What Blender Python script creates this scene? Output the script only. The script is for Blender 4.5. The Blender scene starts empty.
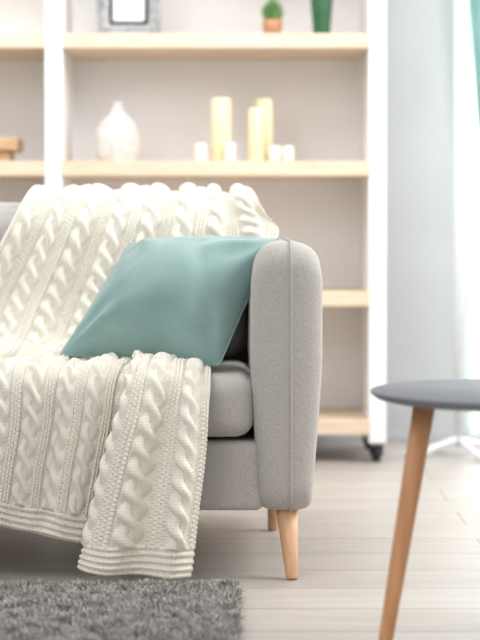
import bpy, math, random
import numpy as np
from mathutils import Vector, noise
random.seed(4); rng=np.random.default_rng(4)
S=bpy.context.scene
COL=S.collection
S.view_settings.view_transform='Standard'
S.view_settings.look='None'

# ---------------------------------------------------------------- helpers
def lin(c):
    c=[x/255 for x in c]
    return tuple([(x/12.92 if x<=.04045 else ((x+.055)/1.055)**2.4) for x in c])+(1,)
def mat(name,rgb,rough=.6,rgb2=None,scale=20,stretch=(1,1,1),bump=0,bscale=200,sheen=0,metal=0,sss=0,detail=4,spec=.5,lo=.35,hi=.65,bdist=.002):
    m=bpy.data.materials.new(name); m.use_nodes=True; nt=m.node_tree; N=nt.nodes; L=nt.links
    b=N['Principled BSDF']; b.inputs['Roughness'].default_value=rough; b.inputs['Metallic'].default_value=metal
    b.inputs['Specular IOR Level'].default_value=spec
    b.inputs['Sheen Weight'].default_value=sheen
    b.inputs['Subsurface Weight'].default_value=sss
    if sss: b.inputs['Subsurface Radius'].default_value=(.03,.02,.01)
    tc=N.new('ShaderNodeTexCoord'); mp=N.new('ShaderNodeMapping'); mp.inputs['Scale'].default_value=stretch
    L.new(tc.outputs['Object'],mp.inputs['Vector'])
    if rgb2 is None: rgb2=tuple(max(0,c-6) for c in rgb)
    nz=N.new('ShaderNodeTexNoise'); nz.inputs['Scale'].default_value=scale; nz.inputs['Detail'].default_value=detail
    L.new(mp.outputs[0],nz.inputs['Vector'])
    cr=N.new('ShaderNodeValToRGB'); cr.color_ramp.elements[0].position=lo; cr.color_ramp.elements[1].position=hi
    cr.color_ramp.elements[0].color=lin(rgb2); cr.color_ramp.elements[1].color=lin(rgb)
    L.new(nz.outputs['Fac'],cr.inputs[0]); L.new(cr.outputs[0],b.inputs['Base Color'])
    if bump:
        n2=N.new('ShaderNodeTexNoise'); n2.inputs['Scale'].default_value=bscale; n2.inputs['Detail'].default_value=3
        L.new(mp.outputs[0],n2.inputs['Vector'])
        bp=N.new('ShaderNodeBump'); bp.inputs['Strength'].default_value=bump; bp.inputs['Distance'].default_value=bdist
        L.new(n2.outputs['Fac'],bp.inputs['Height']); L.new(bp.outputs[0],b.inputs['Normal'])
    return m
def link(o,parent=None):
    COL.objects.link(o)
    if parent is not None: o.parent=parent
    return o
def tag(o,label=None,category=None,kind=None,group=None):
    if label: o['label']=label
    if category: o['category']=category
    if kind: o['kind']=kind
    if group: o['group']=group
    return o
def empty(name,loc,label,category,group=None):
    e=bpy.data.objects.new(name,None); e.location=loc; e.empty_display_size=.05
    COL.objects.link(e); tag(e,label,category,None,group); return e
def mesh(name,verts,faces,m,parent=None,smooth=True,local=False):
    """verts in world coordinates unless local; parents are unrotated empties"""
    me=bpy.data.meshes.new(name)
    v=np.asarray(verts,dtype=float)
    o=bpy.data.objects.new(name,me)
    if parent is not None and not local:
        off=np.zeros(3); p=parent
        while p is not None:
            off+=np.array(p.location); p=p.parent
        v=v-off
    c=np.zeros(3)
    if not local and len(v):
        c=np.array([(v[:,0].min()+v[:,0].max())/2,(v[:,1].min()+v[:,1].max())/2,v[:,2].min()])
        v=v-c
    me.from_pydata([tuple(x) for x in v],[],[tuple(f) for f in faces])
    me.update(); o.location=c
    if smooth:
        me.polygons.foreach_set('use_smooth',[True]*len(me.polygons))
    me.materials.append(m)
    return link(o,parent)
def bevel(o,w=.003,seg=3,angle=35):
    b=o.modifiers.new('bev','BEVEL'); b.width=w; b.segments=seg; b.limit_method='ANGLE'; b.angle_limit=math.radians(angle)
    return o
def boxvf(x0,x1,y0,y1,z0,z1):
    v=[(x0,y0,z0),(x1,y0,z0),(x1,y1,z0),(x0,y1,z0),(x0,y0,z1),(x1,y0,z1),(x1,y1,z1),(x0,y1,z1)]
    f=[(0,3,2,1),(4,5,6,7),(0,1,5,4),(1,2,6,5),(2,3,7,6),(3,0,4,7)]
    return v,f
def box(name,x0,x1,y0,y1,z0,z1,m,parent=None,bw=.002):
    v,f=boxvf(x0,x1,y0,y1,z0,z1)
    o=mesh(name,v,f,m,parent,smooth=False)
    if bw: bevel(o,bw,2)
    return o
def join(parts):
    V=[];F=[]
    for v,f in parts:
        n=len(V); V+=list(map(tuple,v)); F+=[tuple(i+n for i in q) for q in f]
    return V,F
def lathevf(prof,cx,cy,cz,n=48,mod=None):
    V=[];F=[]
    for r,z in prof:
        for k in range(n):
            a=2*math.pi*k/n
            rr=r*(mod(a,z) if mod else 1)
            V.append((cx+rr*math.cos(a),cy+rr*math.sin(a),cz+z))
    m=len(prof)
    for i in range(m-1):
        for k in range(n):
            k2=(k+1)%n
            F.append((i*n+k,i*n+k2,(i+1)*n+k2,(i+1)*n+k))
    F.append(tuple(range(n-1,-1,-1))); F.append(tuple((m-1)*n+k for k in range(n)))
    return V,F
def lathe(name,prof,c,m,parent=None,n=48,mod=None):
    v,f=lathevf(prof,*c,n=n,mod=mod)
    return mesh(name,v,f,m,parent)
def tubevf(pts,rad,n=12,closed=False):
    pts=[Vector(p) for p in pts]; V=[];F=[]; m=len(pts)
    prev=None
    for i,p in enumerate(pts):
        a=pts[(i-1)%m] if (closed or i>0) else p
        b=pts[(i+1)%m] if (closed or i<m-1) else p
        t=(b-a).normalized()
        if prev is None:
            up=Vector((1,0,0)) if abs(t.x)<.9 else Vector((0,0,1))
        else: up=prev
        u=(up-t*up.dot(t)).normalized(); w=t.cross(u); prev=u
        r=rad[i] if hasattr(rad,'__len__') else rad
        for k in range(n):
            an=2*math.pi*k/n
            V.append(tuple(p+u*(r*math.cos(an))+w*(r*math.sin(an))))
    for i in range(m if closed else m-1):
        j=(i+1)%m
        for k in range(n):
            k2=(k+1)%n
            F.append((i*n+k,i*n+k2,j*n+k2,j*n+k))
    if not closed:
        F.append(tuple(range(n-1,-1,-1))); F.append(tuple((m-1)*n+k for k in range(n)))
    return V,F
def tube(name,pts,rad,m,parent=None,n=12,closed=False):
    v,f=tubevf(pts,rad,n,closed); return mesh(name,v,f,m,parent)
def puffy(name,x0,x1,y0,y1,z0,z1,r,bulge,m,parent,shear=0,n=28):
    """rounded cushion: bulge=(x,y,z) outward swell"""
    c=np.array([(x0+x1)/2,(y0+y1)/2,(z0+z1)/2]); h=np.array([(x1-x0)/2,(y1-y0)/2,(z1-z0)/2])
    lin1=np.linspace(-1,1,n); lin1=np.sign(lin1)*(1-(1-np.abs(lin1))**1.6)
    V=[];F=[];idx={}
    def add(p):
        k=tuple(np.round(p,6))
        if k not in idx: idx[k]=len(V); V.append(p)
        return idx[k]
    for ax in range(3):
        for sg in (-1,1):
            o=[a for a in range(3) if a!=ax]
            for i in range(n-1):
                for j in range(n-1):
                    q=[]
                    for a,b in ((i,j),(i+1,j),(i+1,j+1),(i,j+1)):
                        p=np.zeros(3); p[ax]=sg; p[o[0]]=lin1[a]; p[o[1]]=lin1[b]; q.append(add(p))
                    if (sg>0)==(ax!=1): pass
                    else: q=q[::-1]
                    F.append(q)
    V=np.array(V); q=V*h
    rr=np.minimum(r,h*.98)
    inn=np.clip(q,-(h-rr),h-rr); d=(q-inn)/rr; ln=np.linalg.norm(d,axis=1,keepdims=True); ln[ln==0]=1
    out=inn+d/ln*rr
    P=V
    out[:,2]+=bulge[2]*P[:,2]*(1-P[:,0]**4)*(1-P[:,1]**2)
    out[:,1]+=bulge[1]*P[:,1]*(1-P[:,0]**4)*(1-P[:,2]**2)
    out[:,0]+=bulge[0]*P[:,0]*(1-P[:,1]**2)*(1-P[:,2]**2)
    w=out+c
    w[:,1]+=(w[:,2]-z0)*shear
    return mesh(name,w,F,m,parent)

# ---------------------------------------------------------------- materials
M_wall=mat('wall_paint_grey',(197,198,199),.9,(192,193,194),3)
M_white=mat('white_lacquer',(246,246,246),.5,(243,243,243),4)
M_backp=mat('white_panel',(248,249,252),.8,(245,247,250),3)
M_birch=mat('birch_wood',(232,212,188),.55,(221,198,171),6,(1,8,14))
M_fabric=mat('grey_melange_fabric',(194,190,184),.95,(159,154,149),520,bump=.35,bscale=900,sheen=.2,detail=3,spec=.2,lo=.3,hi=.7)
M_pipe=mat('grey_piping',(190,185,180),.95,(156,151,146),600,spec=.2)
M_leg=mat('beech_wood_leg',(224,178,140),.5,(208,160,121),9,(6,6,1))
M_teal=mat('teal_velvet',(134,162,158),.85,(119,147,144),9,bump=.3,bscale=500,sheen=.4,spec=.2)
M_tleg=mat('oak_table_leg',(210,157,112),.5,(192,137,94),9,(6,6,.6))
M_ttop=mat('table_grey_lacquer',(120,123,129),.5,(115,118,124),5,spec=.25)
M_wax=mat('ivory_wax',(249,235,198),.5,(246,229,187),6,sss=.3)
M_wax2=mat('white_wax',(250,245,231),.5,(246,241,224),6,sss=.3)
M_wick=mat('wick',(70,60,50),.9)
M_cer=mat('speckled_ceramic',(222,217,213),.7,(202,197,192),60,bump=.3,bscale=120)
M_black=mat('black_plastic',(28,28,30),.4)
M_silver=mat('aged_silver_moulding',(180,181,183),.5,(140,142,145),60,metal=.1,bump=.5,bscale=90)
M_paper=mat('photo_paper',(240,240,239),.6)
M_terra=mat('wood_pot',(200,152,112),.7,(160,112,80),20,(1,1,6))
M_soil=mat('soil',(70,52,40),.95,(40,30,24),80)
M_green=mat('succulent_green',(108,146,84),.6,(72,112,60),30)
M_gvase=mat('green_glaze',(52,108,70),.35,(38,86,56),20)
M_wood=mat('walnut_box_wood',(206,170,132),.6,(178,138,100),10,(2,12,12))
M_curt=mat('teal_curtain_cloth',(148,188,182),.9,(136,176,170),10,bump=.2,sheen=.2)
M_metal=mat('white_metal',(232,233,235),.4)
M_rug=mat('rug_pile',(188,184,179),.95,(150,145,140),30,spec=.1)
M_rugb=mat('rug_backing',(110,107,104),.95)
M_chrome=mat('caster_steel',(120,120,122),.35,metal=.8)

def sheer_mat():
    m=bpy.data.materials.new('white_sheer_cloth'); m.use_nodes=True; nt=m.node_tree;N=nt.nodes;L=nt.links
    N.remove(N['Principled BSDF']); out=N['Material Output']
    tl=N.new('ShaderNodeBsdfTranslucent'); tl.inputs[0].default_value=(.95,.985,.98,1)
    df=N.new('ShaderNodeBsdfDiffuse'); df.inputs[0].default_value=(.93,.95,.95,1)
    tr=N.new('ShaderNodeBsdfTransparent')
    wv=N.new('ShaderNodeTexNoise'); wv.inputs['Scale'].default_value=300
    a=N.new('ShaderNodeMixShader'); a.inputs[0].default_value=.25; L.new(tl.outputs[0],a.inputs[1]); L.new(df.outputs[0],a.inputs[2])
    b=N.new('ShaderNodeMixShader'); L.new(wv.outputs['Fac'],b.inputs[0]); L.new(tr.outputs[0],b.inputs[1]); L.new(a.outputs[0],b.inputs[2])
    L.new(b.outputs[0],out.inputs[0]); return m
M_sheer=sheer_mat()

# floor: pale planks
def floor_mat():
    m=bpy.data.materials.new('pale_oak_laminate'); m.use_nodes=True; nt=m.node_tree;N=nt.nodes;L=nt.links
    b=N['Principled BSDF']; b.inputs['Roughness'].default_value=.40; b.inputs['Specular IOR Level'].default_value=.35
    tc=N.new('ShaderNodeTexCoord')
    br=N.new('ShaderNodeTexBrick'); br.inputs['Scale'].default_value=1
    br.inputs['Brick Width'].default_value=1.3; br.inputs['Row Height'].default_value=.19
    br.inputs['Mortar Size'].default_value=.003; br.inputs['Mortar Smooth'].default_value=.3
    br.offset=.37
    br.inputs['Color1'].default_value=lin((190,183,176)); br.inputs['Color2'].default_value=lin((182,175,168)); br.inputs['Mortar'].default_value=lin((148,141,134))
    L.new(tc.outputs['Object'],br.inputs['Vector'])
    mp=N.new('ShaderNodeMapping'); mp.inputs['Scale'].default_value=(1.2,7,1); L.new(tc.outputs['Object'],mp.inputs['Vector'])
    nz=N.new('ShaderNodeTexNoise'); nz.inputs['Scale'].default_value=2.2; nz.inputs['Detail'].default_value=6; nz.inputs['Distortion'].default_value=.9
    L.new(mp.outputs[0],nz.inputs['Vector'])
    cr=N.new('ShaderNodeValToRGB'); cr.color_ramp.elements[0].position=.33;cr.color_ramp.elements[1].position=.67
    cr.color_ramp.elements[0].color=(.88,.86,.84,1); cr.color_ramp.elements[1].color=(1,1,1,1)
    L.new(nz.outputs['Fac'],cr.inputs[0])
    mx=N.new('ShaderNodeMix'); mx.data_type='RGBA'; mx.blend_type='MULTIPLY'; mx.inputs[0].default_value=1
    L.new(br.outputs['Color'],mx.inputs[6]); L.new(cr.outputs[0],mx.inputs[7]); L.new(mx.outputs[2],b.inputs['Base Color'])
    return m
M_floor=floor_mat()

def knit_mat():
    m=bpy.data.materials.new('cream_cable_knit'); m.use_nodes=True; nt=m.node_tree;N=nt.nodes;L=nt.links
    b=N['Principled BSDF']; b.inputs['Roughness'].default_value=.95; b.inputs['Specular IOR Level'].default_value=.1
    b.inputs['Sheen Weight'].default_value=.05
    b.inputs['Base Color'].default_value=lin((243,238,225))
    uv=N.new('ShaderNodeUVMap'); sp=N.new('ShaderNodeSeparateXYZ'); L.new(uv.outputs[0],sp.inputs[0])
    def mth(op,a,bv=None):
        n=N.new('ShaderNodeMath'); n.operation=op
        for i,x in enumerate((a,bv)):
            if x is None: continue
            if isinstance(x,(int,float)): n.inputs[i].default_value=x
            else: L.new(x,n.inputs[i])
        return n.outputs[0]
    fx=mth('FRACT',mth('MULTIPLY',sp.outputs[0],1/.006)); ax=mth('ABSOLUTE',mth('SUBTRACT',fx,.5))
    yy=mth('ADD',mth('MULTIPLY',sp.outputs[1],1/.0055),mth('MULTIPLY',ax,1.2))
    sy=mth('ABSOLUTE',mth('SINE',mth('MULTIPLY',yy,math.pi)))
    sx=mth('SINE',mth('MULTIPLY',mth('FRACT',mth('MULTIPLY',fx,2)),math.pi))
    h=mth('MULTIPLY',sy,sx)
    nz=N.new('ShaderNodeTexNoise'); nz.inputs['Scale'].default_value=900; 
    tc=N.new('ShaderNodeTexCoord'); L.new(tc.outputs['Object'],nz.inputs['Vector'])
    h=mth('ADD',h,mth('MULTIPLY',nz.outputs['Fac'],.4))
    bp=N.new('ShaderNodeBump'); bp.inputs['Strength'].default_value=.8; bp.inputs['Distance'].default_value=.0016
    L.new(h,bp.inputs['Height']); L.new(bp.outputs[0],b.inputs['Normal'])
    return m
M_knit=knit_mat()

# ---------------------------------------------------------------- room
def struct(o): o['kind']='structure'; return o
BW=6.0
struct(box('floor',-3,2.4,-.6,BW+.12,-.05,0,M_floor,bw=0))
v,f=join([boxvf(-3,.72,BW,BW+.12,0,2.7),boxvf(.72,2.2,BW,BW+.12,2.35,2.7),boxvf(2.2,2.4,BW,BW+.12,0,2.7)])
struct(mesh('wall_back',v,f,M_wall,smooth=False))
struct(box('wall_right',2.4,2.5,-.6,BW+.12,0,2.7,M_wall,bw=0))
struct(box('wall_left',-3.1,-3,-.6,BW+.12,0,2.7,M_wall,bw=0))
struct(box('baseboard_back',-3,.72,BW-.014,BW,0,.03,M_wall))
v,f=join([boxvf(.72,.75,BW+.02,BW+.09,0,2.35),boxvf(2.15,2.2,BW+.02,BW+.09,0,2.35),boxvf(.75,2.15,BW+.02,BW+.09,0,.06),
          boxvf(.75,2.15,BW+.02,BW+.09,2.29,2.35),boxvf(1.44,1.5,BW+.02,BW+.09,.06,2.29)])
w=struct(mesh('window_1',v,f,M_white,smooth=False)); w['label']='tall white-framed floor-length window'

# ---------------------------------------------------------------- bookcase
bc=empty('bookcase',(-.55,5.6,0),'white open bookcase with pale birch shelves on casters','bookcase')
F0,F1=5.4,5.8
for x0,x1 in ((-1.535,-1.485),(-.565,-.515),(.373,.423)):
    box('side_panel',x0,x1,F0,F1,.058,2.1,M_white,bc,.003)
box('back_panel',-1.485,.373,F1-.02,F1-.005,.07,2.08,M_backp,bc,0)
for z in (.083,.455,.833,1.203,1.575,1.95):
    box('shelf_board',-.515,.377,F0-.006,F1-.022,z,z+.042,M_birch,bc,.002)
    box('shelf_board',-1.485,-.565,F0-.006,F1-.022,z,z+.042,M_birch,bc,.002)
for x in (-1.51,-.54,.398):
    for y in (5.45,5.75):
        cst=box('caster',x-.018,x+.018,y-.02,y+.02,.045,.058,M_chrome,bc,.002)
        wv,wf=tubevf([(x-.013,y,.024),(x-.011,y,.024),(x+.011,y,.024),(x+.013,y,.024)],[.02,.024,.024,.02],20)
        mesh('wheel',wv,wf,M_black,cst)
        box('fork',x-.02,x-.015,y-.01,y+.01,.018,.05,M_black,cst,.001)
        box('fork',x+.015,x+.02,y-.01,y+.01,.018,.05,M_black,cst,.001)
SH2=.875; SH1=1.245

# photo frame
def photo_frame():
    e=empty('photo_frame',(-.328,5.5,SH1),'ornate aged-silver photo frame with black inner border','photo frame')
    hw,hh,wd=.0935,.125,.036
    prof=[(0,0),(.004,-.012),(.010,-.016),(.016,-.010),(.022,-.014),(.030,-.008),(.036,-.003),(.036,.004),(0,.006)]
    V=[];F=[]; cz=SH1+hh
    cs=[(-1,-1),(1,-1),(1,1),(-1,1)]
    n=len(prof)
    for sx,sz in cs:
        for d,y in prof:
            V.append((-.328+sx*(hw-d),5.5+y,cz+sz*(hh-d)))
    for i in range(4):
        j=(i+1)%4
        for k in range(n):
            k2=(k+1)%n
            F.append((i*n+k,j*n+k,j*n+k2,i*n+k2))
    o=mesh('moulding',V,F,M_silver,e,smooth=False); bevel(o,.0015,2)
    parts=[]
    for i in range(14):
        t=-hh+.02+(2*hh-.04)*i/13
        for sx in (-1,1):
            pr=[(0.0001,-.005),(.0035,-.0035),(.005,0),(.0035,.0035),(.0001,.005)]
            parts.append(lathevf(pr,-.328+sx*(hw-.010),5.5-.015,cz+t,8))
    for i in range(10):
        t=-hw+.02+(2*hw-.04)*i/9
        for sz in (-1,1):
            parts.append(lathevf(pr,-.328+t,5.5-.015,cz+sz*(hh-.010),8))
    v,f=join(parts); b=mesh('beading',v,f,M_silver,e)
    a,b_=hw-.036,hh-.036
    v,f=join([boxvf(-.328-a,-.328-a+.011,5.497,5.503,cz-b_,cz+b_),boxvf(-.328+a-.011,-.328+a,5.497,5.503,cz-b_,cz+b_),
      boxvf(-.328-a+.011,-.328+a-.011,5.497,5.503,cz-b_,cz-b_+.011),boxvf(-.328-a+.011,-.328+a-.011,5.497,5.503,cz+b_-.011,cz+b_)])
    mesh('inner_border',v,f,M_black,e,smooth=False)
    box('picture',-.328-a+.01,-.328+a-.01,5.501,5.504,cz-b_+.01,cz+b_-.01,M_paper,e,0)
    v,f=boxvf(-.343,-.313,5.506,5.51,SH1+.0,SH1+.17)
    v=[(x,y+(.0 if z>SH1+.1 else .09),z) for x,y,z in v]
    mesh('easel_leg',v,f,M_black,e,smooth=False)
photo_frame()

# succulent in pot
e=empty('potted_succulent',(.096,5.5,SH1),'small green succulent in brown wooden pot','plant')
lathe('pot',[(.024,0),(.026,.002),(.030,.045),(.030,.05),(.027,.05),(.026,.044)],(.096,5.5,SH1),M_terra,e)
lathe('soil',[(.0255,.040),(.0255,.043)],(.096,5.5,SH1),M_soil,e,24)
parts=[]
for ring,(cnt,ln,tl) in enumerate(((9,.042,1.0),(9,.052,.7),(7,.06,.42),(5,.068,.18),(1,.072,0))):
    for k in range(cnt):
        a=2*math.pi*(k+.5*ring)/cnt
        d=Vector((math.cos(a)*math.sin(tl),math.sin(a)*math.sin(tl),math.cos(tl)))
        p0=Vector((.096,5.5,SH1+.042)); pts=[p0+d*(ln*t)+Vector((0,0,.01*t*t)) for t in (0,.25,.5,.75,1)]
        parts.append(tubevf(pts,[.004,.007,.0075,.005,.0008],8))
v,f=join(parts); mesh('foliage',v,f,M_green,e)['kind']='stuff'

# green ribbed vase
e=empty('green_vase',(.241,5.5,SH1),'dark green ribbed flared vase','vase')
lathe('vase_body',[(.020,0),(.024,.002),(.0255,.03),(.029,.07),(.032,.11),(.034,.15),(.036,.17),(.033,.17),(.030,.145),(.022,.02)],(.241,5.5,SH1),M_gvase,e,96,
      mod=lambda a,z:1+.035*math.cos(a*16))
lathe('foot_ring',[(.023,0),(.0255,.002),(.0255,.006),(.023,.008)],(.241,5.5,SH1),M_gvase,e)

# white textured vase
e=empty('bottle_vase',(-.362,5.52,SH2),'white textured bulbous ceramic bottle vase','vase')
pr=[]
for i in range(61):
    t=i/60; z=.18*t
    pts=[(0,.052),(.04,.057),(.2,.0655),(.4,.067),(.55,.062),(.68,.049),(.78,.031),(.85,.0185),(.92,.0145),(.97,.015),(1,.0165)]
    for (a,ra),(b_,rb) in zip(pts,pts[1:]):
        if a<=t<=b_:
            u=(t-a)/(b_-a); r=ra+(rb-ra)*u; break
    pr.append((r,z))
rs=np.array([p[0] for p in pr]); 
for _ in range(3): rs[1:-1]=(rs[:-2]+2*rs[1:-1]+rs[2:])/4
pr=[(r,p[1]) for r,p in zip(rs,pr)]+[(.012,.178),(.010,.16)]
lathe('vase_body',pr,(-.362,5.52,SH2),M_cer,e,160,mod=lambda a,z:1+(.024*math.sin(12*a+z*290)*math.sin(12*a-z*290) if z<.135 else 0))

# candles
def candle(x,y,w,h,m,lab):
    e=empty('pillar_candle',(x,y,SH2),lab,'candle',group='candles on the bookcase shelf')
    r=w/2
    lathe('wax',[(r-.002,0),(r,.002),(r,h-.005),(r-.002,h-.001),(r-.005,h),(r*.5,h-.004),(.001,h-.005)],(x,y,SH2),m,e,40)
    tube('wick',[(x,y,SH2+h-.006),(x+.0005,y,SH2+h+.003),(x+.002,y,SH2+h+.009)],.0012,M_wick,e,6)
k=5.5/1865
candle((221-240)*k,5.5,20*k,.190,M_wax,'tall thick ivory pillar candle')
candle((264-240)*k,5.56,18*k,.192,M_wax,'tall ivory pillar candle beside a shorter one')
candle((256-240)*k,5.49,15*k,.160,M_wax,'medium slim ivory pillar candle')
candle((201-240)*k,5.47,11*k,.055,M_wax2,'short white votive candle')
candle((230-240)*k,5.45,11*k,.055,M_wax2,'short white votive candle')
candle((275-240)*k,5.49,12*k,.048,M_wax2,'short cream votive candle')
candle((288-240)*k,5.48,11*k,.048,M_wax2,'short cream votive candle')

# wooden box at far side
e=empty('wooden_box',(-.74,5.5,SH2),'small brown wooden box with overhanging lid','box')
box('box_body',-.81,-.672,5.44,5.56,SH2,SH2+.032,M_wood,e,.003)
box('box_lid',-.83,-.648,5.42,5.58,SH2+.032,SH2+.07,M_wood,e,.005)

# ---------------------------------------------------------------- sofa
sofa=empty('sofa',(-.72,4.0,0),'light grey fabric sofa with tapered wooden legs','sofa')
def rrect(y0,y1,z0,z1,r,n=10):
    pts=[]
    for cy,cz,a0 in ((y0+r,z0+r,180),(y1-r,z0+r,270),(y1-r,z1-r,0),(y0+r,z1-r,90)):
        for i in range(n+1):
            a=math.radians(a0+90*i/n); pts.append((cy+r*math.cos(a),cz+r*math.sin(a)))
    out=[]
    m=len(pts)
    for i in range(m):
        a=pts[i]; b_=pts[(i+1)%m]; out.append(a)
        L=math.dist(a,b_)
        if L>.05 and i%(n+1)==n:
            k=24
            for j in range(1,k): out.append((a[0]+(b_[0]-a[0])*j/k,a[1]+(b_[1]-a[1])*j/k))
    return out
AY0,AY1,AZ0,AZ1=3.6,4.40,.127,.654
def halfw(z):
    t=(z-AZ0)/(AZ1-AZ0)
    return np.interp(t,[0,.15,.35,.55,.85,1],[.050,.0565,.064,.070,.0695,.060])
def arm(cx,flip):
    V=[];F=[]
    K=22; rings=[]
    for k_ in range(K+1):
        a=math.pi*k_/K
        s=-math.cos(a)
        xs=math.copysign(abs(s)**.85,s)
        ins=1-math.sin(a)**.6 if 0<a<math.pi else 1
        rt=.065*ins
        y0,y1,z0,z1=AY0+rt*.75,AY1-rt*.75,AZ0+rt*.3,AZ1-rt
        r=max(.055-rt*.4,.02)
        base=rrect(y0,y1,z0,z1,r)
        rings.append(len(V))
        for (y,z) in base:
            V.append((cx+flip*(xs*halfw(z)+.004*(z-AZ0)/.5),y,z))
    n=len(base)
    for i in range(K):
        for j in range(n):
            j2=(j+1)%n
            q=(rings[i]+j,rings[i]+j2,rings[i+1]+j2,rings[i+1]+j)
            F.append(q if flip<0 else q[::-1])
    for ri,sg in ((rings[0],-1),(rings[-1],1)):
        cur=ri
        cy,cz=(AY0+AY1)/2,(AZ0+AZ1)/2
        for t in (.9,.7,.45,.2):
            st=len(V)
            for j in range(n):
                x,y,z=V[ri+j]
                yy=cy+(y-cy)*t; zz=cz+(z-cz)*t
                V.append((cx+flip*(sg*(halfw(zz)+.004*(1-t))+.004*(zz-AZ0)/.5),yy,zz))
            for j in range(n):
                j2=(j+1)%n
                F.append((cur+j,cur+j2,st+j2,st+j))
            cur=st
        F.append(tuple(cur+j for j in range(n)))
    o=mesh('armrest',V,F,M_fabric,sofa)
    import bmesh
    bm=bmesh.new(); bm.from_mesh(o.data); bmesh.ops.recalc_face_normals(bm,faces=bm.faces); bm.to_mesh(o.data); bm.free()
    pts=[(cx+flip*.010,y,z) for y,z in rrect(AY0-.0005,AY1+.0005,AZ0,AZ1+.0005,.055)]
    p=tube('piping',pts,.0032,M_pipe,o,8,closed=True)
    return o
arm(.0885,1); arm(-1.5285,-1)
puffy('seat_frame',-1.47,.046,3.628,4.38,.128,.264,.016,(0,.002,0),M_fabric,sofa)
puffy('seat_cushion',-.716,.027,3.612,4.14,.272,.390,.036,(.004,.006,.006),M_fabric,sofa)
puffy('seat_cushion',-1.458,-.722,3.612,4.14,.272,.390,.036,(.004,.006,.006),M_fabric,sofa)
puffy('backrest',-1.50,.060,4.27,4.38,.135,.740,.045,(0,.0,.0),M_fabric,sofa,shear=.03)
puffy('back_cushion',-.716,.016,4.095,4.225,.392,.722,.05,(.0,.014,.002),M_fabric,sofa,shear=.22)
puffy('back_cushion',-1.458,-.722,4.095,4.225,.392,.722,.05,(.0,.014,.002),M_fabric,sofa,shear=.22)
def sleg(xt,yt,xb,yb,r0=.0225,r1=.0115,zt=.142):
    P0=Vector((xb,yb,0)); P1=Vector((xt,yt,zt))
    tube('leg',[P0,P0.lerp(P1,.02),P0.lerp(P1,.5),P1],[r1-.002,r1,(r0+r1)/2,r0],M_leg,sofa,24)
sleg(.091,3.665,.101,3.605); sleg(.080,4.16,.074,4.20,r0=.02)
sleg(-1.53,3.665,-1.54,3.605); sleg(-1.52,4.16,-1.515,4.20)

# ---------------------------------------------------------------- knitted throw
def cr_interp(A,n):
    """Catmull-Rom along axis 0"""
    m=A.shape[0]; t=np.linspace(0,m-1,n); i=np.clip(t.astype(int),0,m-2); f=(t-i)[:,None,None]
    Ap=np.concatenate([2*A[:1]-A[1:2],A,2*A[-1:]-A[-2:-1]],0)
    p0,p1,p2,p3=Ap[i],Ap[i+1],Ap[i+2],Ap[i+3]
    return .5*((2*p1)+(-p0+p2)*f+(2*p0-5*p1+4*p2-p3)*f**2+(-p0+3*p1-3*p2+p3)*f**3)
def reparam(A,n):
    d=np.linalg.norm(np.diff(A,axis=0),axis=2).mean(1); s=np.concatenate([[0],np.cumsum(d)])
    u=np.linspace(0,s[-1],n); out=np.empty((n,)+A.shape[1:])
    for c in range(A.shape[1]):
        for k_ in range(3): out[:,c,k_]=np.interp(u,s,A[:,c,k_])
    return out,u
PD=.078
def smax(a,b_,k_=.10):
    h=np.clip(.5+.5*(b_-a)/k_,0,1)
    return a*(1-h)+b_*h+k_*h*(1-h)
def knit_h(v,u,hem1,L,off):
    vv=v+off
    col=np.floor(vv/PD)
    x=vv-col*PD-PD/2
    xc=x/.0220
    ph=2*np.pi*(u+col*.017)/.086
    hs=[]
    for k_ in (0,1):
        c=.50*np.sin(ph+k_*np.pi); zt=np.cos(ph+k_*np.pi)
        q=np.clip(1-((xc-c)/.54)**2,0,1)
        hs.append(q**.6*(.76+.24*zt)+.10*zt*np.clip(q*3,0,1))
    h=smax(hs[0],hs[1],.06)
    h=np.clip(h,0,None)*.0120-.001
    edge=np.clip((.0240-np.abs(x))/.002,0,1)
    ax=np.abs(x)
    j=np.round((ax-.039)/.0078)
    rib=.0020*np.cos(2*np.pi*(ax-.039)/.0078)+.0010*np.sin(2*np.pi*u/.0088+np.pi*j)+.0022
    rib=np.where(ax>.0257,rib,-.0026)
    h=h*edge+rib*(1-edge)
    g=.0018*np.sin(2*np.pi*(u/.0125+.12*np.sin(v*40)))+.0011*np.sin(2*np.pi*v/.0065)+.002
    s=np.clip((u-(L-hem1))/.004,0,1)
    return h*(1-s)+g*s
def sheet(ctrl,width,step,hem1,off,folds):
    A=cr_interp(np.array(ctrl,float),160)
    A=np.transpose(cr_interp(np.transpose(A,(1,0,2)),int(width/step)),(1,0,2))
    A,_=reparam(A,400)
    L=np.linalg.norm(np.diff(A[:, A.shape[1]//2],axis=0),axis=1).sum()
    A,u=reparam(A,int(L/step)); 
    nu,nv=A.shape[:2]
    v=np.linspace(0,width,nv)
    U,Vv=np.meshgrid(u,v,indexing='ij')
    def normals(A):
        du=np.gradient(A,axis=0); dv=np.gradient(A,axis=1)
        n=np.cross(du,dv); n/=np.linalg.norm(n,axis=2,keepdims=True)+1e-12   # outward, away from the sofa
        return n
    n=normals(A)
    A=A+n*folds(U,Vv,L)[...,None]
    n=normals(A)
    h=knit_h(Vv,U,hem1,u[-1],off)
    e=np.clip(np.minimum(Vv,width-Vv)/.008,0,1)**.5; h=h*e-(1-e)*.009
    e=np.clip((u[-1]-U)/.007,0,1)**.5; h=h-(1-e)*.007
    A=A+n*h[...,None]
    return A,U,Vv
def colrow(xs,y,z):
    ys=y if hasattr(y,'__len__') else [y]*len(xs); zs=z if hasattr(z,'__len__') else [z]*len(xs)
    return [(a,b_,c) for a,b_,c in zip(xs,ys,zs)]
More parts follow.
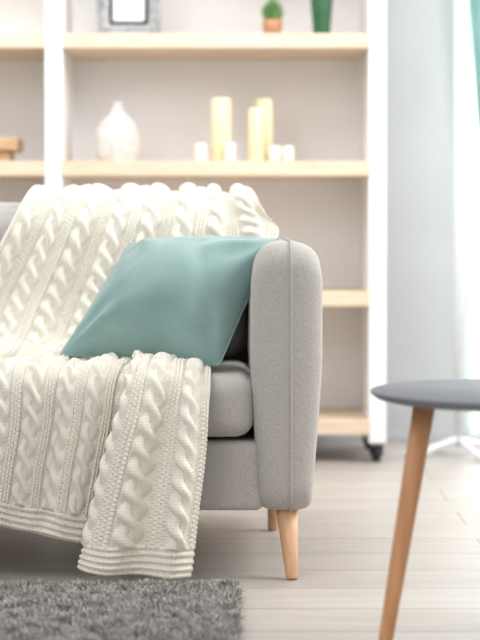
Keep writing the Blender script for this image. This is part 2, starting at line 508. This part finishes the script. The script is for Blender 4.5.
CA=[
 colrow((-.44,-.33,-.2,-.08,.02),4.435,.60),
 colrow((-.445,-.335,-.2,-.08,.02),4.43,.70),
 colrow((-.45,-.34,-.205,-.08,.025),4.40,.755),
 colrow((-.46,-.345,-.21,-.08,.03),4.30,.763),
 colrow((-.475,-.35,-.212,-.078,.043),4.19,(.755,.755,.755,.755,.742)),
 colrow((-.50,-.37,-.225,-.075,.070),(4.122,4.122,4.122,4.127,4.19),(.70,.70,.70,.70,.694)),
 colrow((-.545,-.405,-.25,-.09,.085),(4.095,4.095,4.095,4.10,4.17),(.61,.61,.61,.61,.662)),
 colrow((-.595,-.445,-.28,-.12,.01),4.075,(.515,.515,.515,.515,.53)),
 colrow((-.62,-.47,-.31,-.16,-.03),4.035,.440),
 colrow((-.62,-.48,-.33,-.18,-.05),3.96,.412),
 colrow((-.62,-.48,-.34,-.2,-.08),3.83,.411),
 colrow((-.62,-.49,-.35,-.22,-.10),3.70,.411),
 colrow((-.62,-.49,-.355,-.23,-.12),3.625,.403),
 colrow((-.62,-.49,-.36,-.24,-.13),3.592,.370),
 colrow((-.62,-.49,-.365,-.25,-.145),3.584,.30),
 colrow((-.63,-.50,-.38,-.265,-.165),3.580,.22),
 colrow((-.64,-.51,-.39,-.285,-.19),3.575,(.172,.158,.136,.118,.105)),
 colrow((-.645,-.515,-.40,-.295,-.20),3.57,(.137,.120,.095,.073,.06)),
]
def foldsA(U,V,L):
    t=U/L
    low=np.clip((t-.70)/.15,0,1)
    return (1-.6*low)*.006*np.sin(2*np.pi*V/.155+1.2+2.2*t)+.003*np.sin(2*np.pi*V/.083+4*t)+.002*np.sin(U*17+V*9)+.004 \
        + low*(.007*np.sin(2*np.pi*V/.21+.4+1.5*t)+.003)
A1=sheet(CA,.64,.0015,.052,.0,foldsA)
CB=[
 colrow((-.175,-.196,-.168,-.13,-.09,-.060),3.735,(.412,.412,.412,.408,.403,.398)),
 colrow((-.175,-.197,-.170,-.13,-.09,-.058),(3.72,3.70,3.70,3.70,3.70,3.70),(.416,.425,.426,.420,.410,.398)),
 colrow((-.178,-.203,-.173,-.13,-.09,-.053),(3.65,3.63,3.62,3.62,3.63,3.63),(.416,.425,.427,.420,.410,.394)),
 colrow((-.185,-.210,-.178,-.134,-.092,-.054),(3.60,3.56,3.55,3.56,3.575,3.585),(.388,.393,.396,.390,.381,.373)),
 colrow((-.20,-.225,-.19,-.143,-.096,-.058),(3.575,3.530,3.520,3.545,3.535,3.565),.33),
 colrow((-.225,-.25,-.21,-.155,-.103,-.066),(3.565,3.525,3.505,3.54,3.518,3.56),.25),
 colrow((-.25,-.275,-.23,-.17,-.112,-.075),(3.56,3.52,3.498,3.535,3.508,3.555),.16),
 colrow((-.27,-.297,-.247,-.183,-.12,-.084),(3.555,3.517,3.495,3.53,3.503,3.55),(.08,.08,.077,.075,.073,.072)),
 colrow((-.28,-.307,-.255,-.19,-.127,-.092),(3.555,3.517,3.493,3.53,3.503,3.55),(.038,.036,.028,.022,.018,.016)),
]
def foldsB(U,V,L):
    t=U/L
    return .003*np.sin(2*np.pi*V/.08+1.0)*np.clip(t*2,0,1)+.002*np.sin(U*21+V*30)
B1=sheet(CB,.25,.0015,.055,-.008,foldsB)
def throw():
    Vs=[];Fs=[];UVs=[]; base=0
    for A,U,Vv in (A1,B1):
        nu,nv=A.shape[:2]
        Vs.append(A.reshape(-1,3)); UVs.append(np.stack([Vv,U],-1).reshape(-1,2))
        i,j=np.meshgrid(np.arange(nu-1),np.arange(nv-1),indexing='ij')
        a=(i*nv+j).ravel()
        q=np.stack([a,a+nv,a+nv+1,a+1],1)+base
        Fs.append(q); base+=nu*nv
    V=np.concatenate(Vs); F=np.concatenate(Fs); UV=np.concatenate(UVs)
    org=np.array([-.3,3.8,V[:,2].min()]); V=V-org
    me=bpy.data.meshes.new('throw_blanket')
    me.vertices.add(len(V)); me.vertices.foreach_set('co',V.astype(np.float32).ravel())
    me.loops.add(F.size); me.loops.foreach_set('vertex_index',F.astype(np.int32).ravel())
    me.polygons.add(len(F)); me.polygons.foreach_set('loop_start',np.arange(0,F.size,4,dtype=np.int32))
    try: me.polygons.foreach_set('loop_total',np.full(len(F),4,dtype=np.int32))
    except Exception: pass
    me.polygons.foreach_set('use_smooth',np.ones(len(F),dtype=bool))
    me.update(calc_edges=True); me.validate()
    uvl=me.uv_layers.new(name='UVMap'); uvl.data.foreach_set('uv',UV[F.ravel()].astype(np.float32).ravel())
    me.materials.append(M_knit)
    o=bpy.data.objects.new('throw_blanket',me); o.location=org
    s=o.modifiers.new('sol','SOLIDIFY'); s.thickness=.004; s.offset=-1
    COL.objects.link(o)
    tag(o,'cream cable-knit throw draped over the grey sofa','blanket')
    return o
TH=throw()

# ---------------------------------------------------------------- pillow
def pillow():
    BL,TL,TR,BR=[Vector(p) for p in ((-.366,3.745,.424),(-.238,3.985,.648),(.086,3.915,.660),(-.040,3.70,.404))]
    N=90; T=.100
    nrm=((TR-BL).cross(TL-BR)).normalized()
    if nrm.y>0: nrm=-nrm
    V=[];F=[]
    def crease(a,b_,ca,cb,ph,amp):
        rr=math.hypot(a-ca,b_-cb); an=math.atan2(b_-cb*1.0001,a-ca*1.0001)
        return amp*math.sin(10*an+ph+1.5*rr)*math.exp(-((rr-.5)/.35)**2)
    def pos(a,b_,side):
        pa=a*(1-.05*(1-b_*b_)); pb=b_*(1-.05*(1-a*a))
        cr=abs(a*b_)**6*.025; pa*=1-cr; pb*=1-cr
        s=(pa+1)/2; t=(pb+1)/2
        p=(BL*(1-s)+BR*s)*(1-t)+(TL*(1-s)+TR*s)*t
        th=T*(max(0,(1-abs(a)**2.0)*(1-abs(b_)**2.0)))**.60
        w=0
        if side>0:
            w=.014*noise.noise(Vector((a*1.4+3,b_*1.4,.3)))
            for ca,cb,ph in ((1,1,0),(-1,1,1.3),(1,-1,2.1),(-1,-1,.6)):
                w+=crease(a,b_,ca,cb,ph,.0055)
            w-=.009*math.exp(-((a-.30+.45*(b_-.3))/.12)**2)*math.exp(-((b_-.30)/.5)**2)
            w-=.008*math.exp(-((a+.50-.30*(b_-.2))/.11)**2)*math.exp(-((b_-.40)/.4)**2)
            w*=min(1,(1-abs(a))*3)*min(1,(1-abs(b_))*3)
        return p+nrm*(side*th*(1 if side>0 else .42)+w)
    idx={}
    for side in (1,-1):
        for i in range(N+1):
            for j in range(N+1):
                a=-1+2*i/N;b_=-1+2*j/N
                a=math.sin(a*math.pi/2);b_=math.sin(b_*math.pi/2)
                edge=i in(0,N) or j in (0,N)
                if edge and side<0: idx[(i,j,-1)]=idx[(i,j,1)]; continue
                idx[(i,j,side)]=len(V); V.append(tuple(pos(a,b_,side)))
        for i in range(N):
            for j in range(N):
                q=[idx[(i,j,side)],idx[(i+1,j,side)],idx[(i+1,j+1,side)],idx[(i,j+1,side)]]
                F.append(q if side>0 else q[::-1])
    o=mesh('throw_pillow',V,F,M_teal)
    tag(o,'muted teal velvet square pillow leaning against the sofa arm','pillow')
    rim=[idx[(i,0,1)] for i in range(N)]+[idx[(N,j,1)] for j in range(N)]+[idx[(i,N,1)] for i in range(N,0,-1)]+[idx[(0,j,1)] for j in range(N,0,-1)]
    tube('edge_seam',[V[i] for i in rim][::2],.0022,M_teal,o,8,closed=True)
pillow()

# ---------------------------------------------------------------- round side table
TX,TY,TZ=.448,3.0,.418
tb=empty('side_table',(TX,TY,0),'round grey-topped side table with splayed oak legs','side table')
lathe('table_top',[(.001,-.016),(.212,-.016),(.228,-.012),(.236,-.006),(.238,-.003),(.2375,-.001),(.236,0),(.001,0)],(TX,TY,TZ),M_ttop,tb,128)
for a in (193,313,73):
    a=math.radians(a); ca,sa=math.cos(a),math.sin(a)
    P1=Vector((TX+.158*ca,TY+.158*sa,TZ-.015)); P0=Vector((TX+.228*ca,TY+.228*sa,0))
    tube('leg',[P0,P0.lerp(P1,.01),P0.lerp(P1,.6),P1],[.0095,.0112,.0155,.0178],M_tleg,tb,24)

# ---------------------------------------------------------------- rug
def rug():
    x0,x1,y0,y1=-1.5,-.004,2.2,3.455
    e=empty('shaggy_rug',((x0+x1)/2,(y0+y1)/2,0),'grey shaggy rug on the floor before the sofa','rug')
    box('rug_backing',x0,x1,y0,y1,0,.006,M_rugb,e,.002)
    nA=46000; nB=9000
    px=np.concatenate([rng.uniform(-.50,x1,nA),rng.uniform(x0,-.5,nB),rng.uniform(-.5,x1,5000)])
    py=np.concatenate([rng.uniform(2.85,y1,nA),rng.uniform(y0,y1,nB),rng.uniform(y0,2.85,5000)])
    n=len(px)
    ang=rng.uniform(0,2*np.pi,n)+1.5*np.sin(px*55+py*31); lean=rng.uniform(.006,.020,n); h=rng.uniform(.018,.031,n); w=rng.uniform(.0013,.0024,n)
    cl=np.sin(px*70)*np.cos(py*63+px*20); h+=.004*cl
    dx,dy=np.cos(ang),np.sin(ang); wa=rng.uniform(0,np.pi,n); wx,wy=np.cos(wa)*w,np.sin(wa)*w
    V=np.zeros((n,8,3)); ts=(0,.4,.75,1)
    for k_,t in enumerate(ts):
        ox=px+dx*lean*t*t; oy=py+dy*lean*t*t; oz=.004+h*(t-.25*t*t*(lean/.017))
        ww=(1,1,.85,.3)[k_]
        V[:,2*k_]=np.stack([ox-wx*ww,oy-wy*ww,oz],1); V[:,2*k_+1]=np.stack([ox+wx*ww,oy+wy*ww,oz],1)
    b=np.arange(n)[:,None]*8
    F=np.concatenate([b+np.array([2*k_,2*k_+1,2*k_+3,2*k_+2]) for k_ in range(3)])
    V=V.reshape(-1,3); V[:,0]-=(x0+x1)/2; V[:,1]-=(y0+y1)/2
    me=bpy.data.meshes.new('pile')
    me.vertices.add(len(V)); me.vertices.foreach_set('co',V.astype(np.float32).ravel())
    me.loops.add(F.size); me.loops.foreach_set('vertex_index',F.astype(np.int32).ravel())
    me.polygons.add(len(F)); me.polygons.foreach_set('loop_start',np.arange(0,F.size,4,dtype=np.int32))
    me.update(calc_edges=True)
    me.materials.append(M_rug)
    o=bpy.data.objects.new('pile',me); o['kind']='stuff'; link(o,e)
rug()

# ---------------------------------------------------------------- curtains + stand
def drape(name,label,m,xl,xr,y0,amp,fr,parent=None):
    e=empty(name,((xl(1)+xr)/2,y0,0),label,'curtain')
    nx,nz=160,60; V=[];F=[]
    for j in range(nz+1):
        z=.02+2.28*j/nz
        for i in range(nx+1):
            s=i/nx; x=xl(z)+(xr-xl(z))*s
            V.append((x,y0+amp*math.sin(s*fr+.3*math.sin(z*2))+amp*.3*math.sin(s*fr*2.1),z))
    for j in range(nz):
        for i in range(nx):
            a=j*(nx+1)+i; F.append((a,a+1,a+nx+2,a+nx+1))
    mesh('curtain_panel',V,F,m,e)
    return e
drape('sheer_curtain','white sheer curtain covering the bright window',M_sheer,lambda z:.728,2.18,5.955,.012,90)
ec=drape('curtain','pale teal fabric curtain beside the bright window',M_curt,
      lambda z:.722+.04*max(0,min(1,(1.42-z)/.55)),1.05,5.90,.016,30)
tube('curtain_rod',[(.66,5.92,2.32),(2.3,5.92,2.32)],.012,M_metal,ec,16)
e=empty('coat_stand',(.655,5.58,0),'slim white metal coat stand with splayed feet','coat stand')
tube('pole',[(.655,5.58,.03),(.655,5.58,1.75)],.0125,M_metal,e,20)
for a in (200,290,20,110):
    a=math.radians(a)
    d=Vector((math.cos(a),math.sin(a),0))
    c=Vector((.655,5.58,0))
    tube('foot',[c+Vector((0,0,.05)),c+d*.04+Vector((0,0,.04)),c+d*.12+Vector((0,0,.016)),c+d*.17+Vector((0,0,.010))],[.011,.011,.010,.009],M_metal,e,12)
    tube('hook',[c+Vector((0,0,1.70)),c+d*.05+Vector((0,0,1.70)),c+d*.09+Vector((0,0,1.74))],[.006,.006,.005],M_metal,e,10)

# ---------------------------------------------------------------- light
W=bpy.data.worlds.new('world'); S.world=W; W.use_nodes=True
bg=W.node_tree.nodes['Background']; bg.inputs[0].default_value=(.985,.993,1,1); bg.inputs[1].default_value=1.06
def area(name,loc,tgt,sx,sy,p,c=(1,1,1)):
    l=bpy.data.lights.new(name,'AREA'); l.shape='RECTANGLE'; l.size=sx; l.size_y=sy; l.energy=p; l.color=c
    o=bpy.data.objects.new(name,l); o.location=loc
    o.rotation_euler=(Vector(tgt)-Vector(loc)).to_track_quat('-Z','Y').to_euler(); COL.objects.link(o)
area('window_light',(2.1,3.9,1.9),(-.2,4.0,.4),1.2,1.2,64,(1,1,1))
area('shelf_fill',(-.8,4.3,2.3),(-.4,5.75,.7),2.0,.8,32,(.995,.998,1))  # added fill lamp to brighten the bookcase, not a fixture of the room
area('front_light',(-1.6,1.4,2.2),(-.2,4.2,.5),1.4,1.0,18,(1,.995,.99))
area('daylight',(1.45,6.5,1.3),(1.3,5,1.0),1.5,2.3,100,(.985,.997,1))

# ---------------------------------------------------------------- camera
cd=bpy.data.cameras.new('camera'); co=bpy.data.objects.new('camera',cd); COL.objects.link(co)
co.location=(0,0,.676); co.rotation_euler=(math.pi/2,0,0)
cd.sensor_width=36; cd.lens=36*1865/640; cd.shift_y=-90/640
cd.dof.use_dof=True; cd.dof.focus_distance=3.62; cd.dof.aperture_fstop=3.0
cd.clip_start=.05
S.camera=co
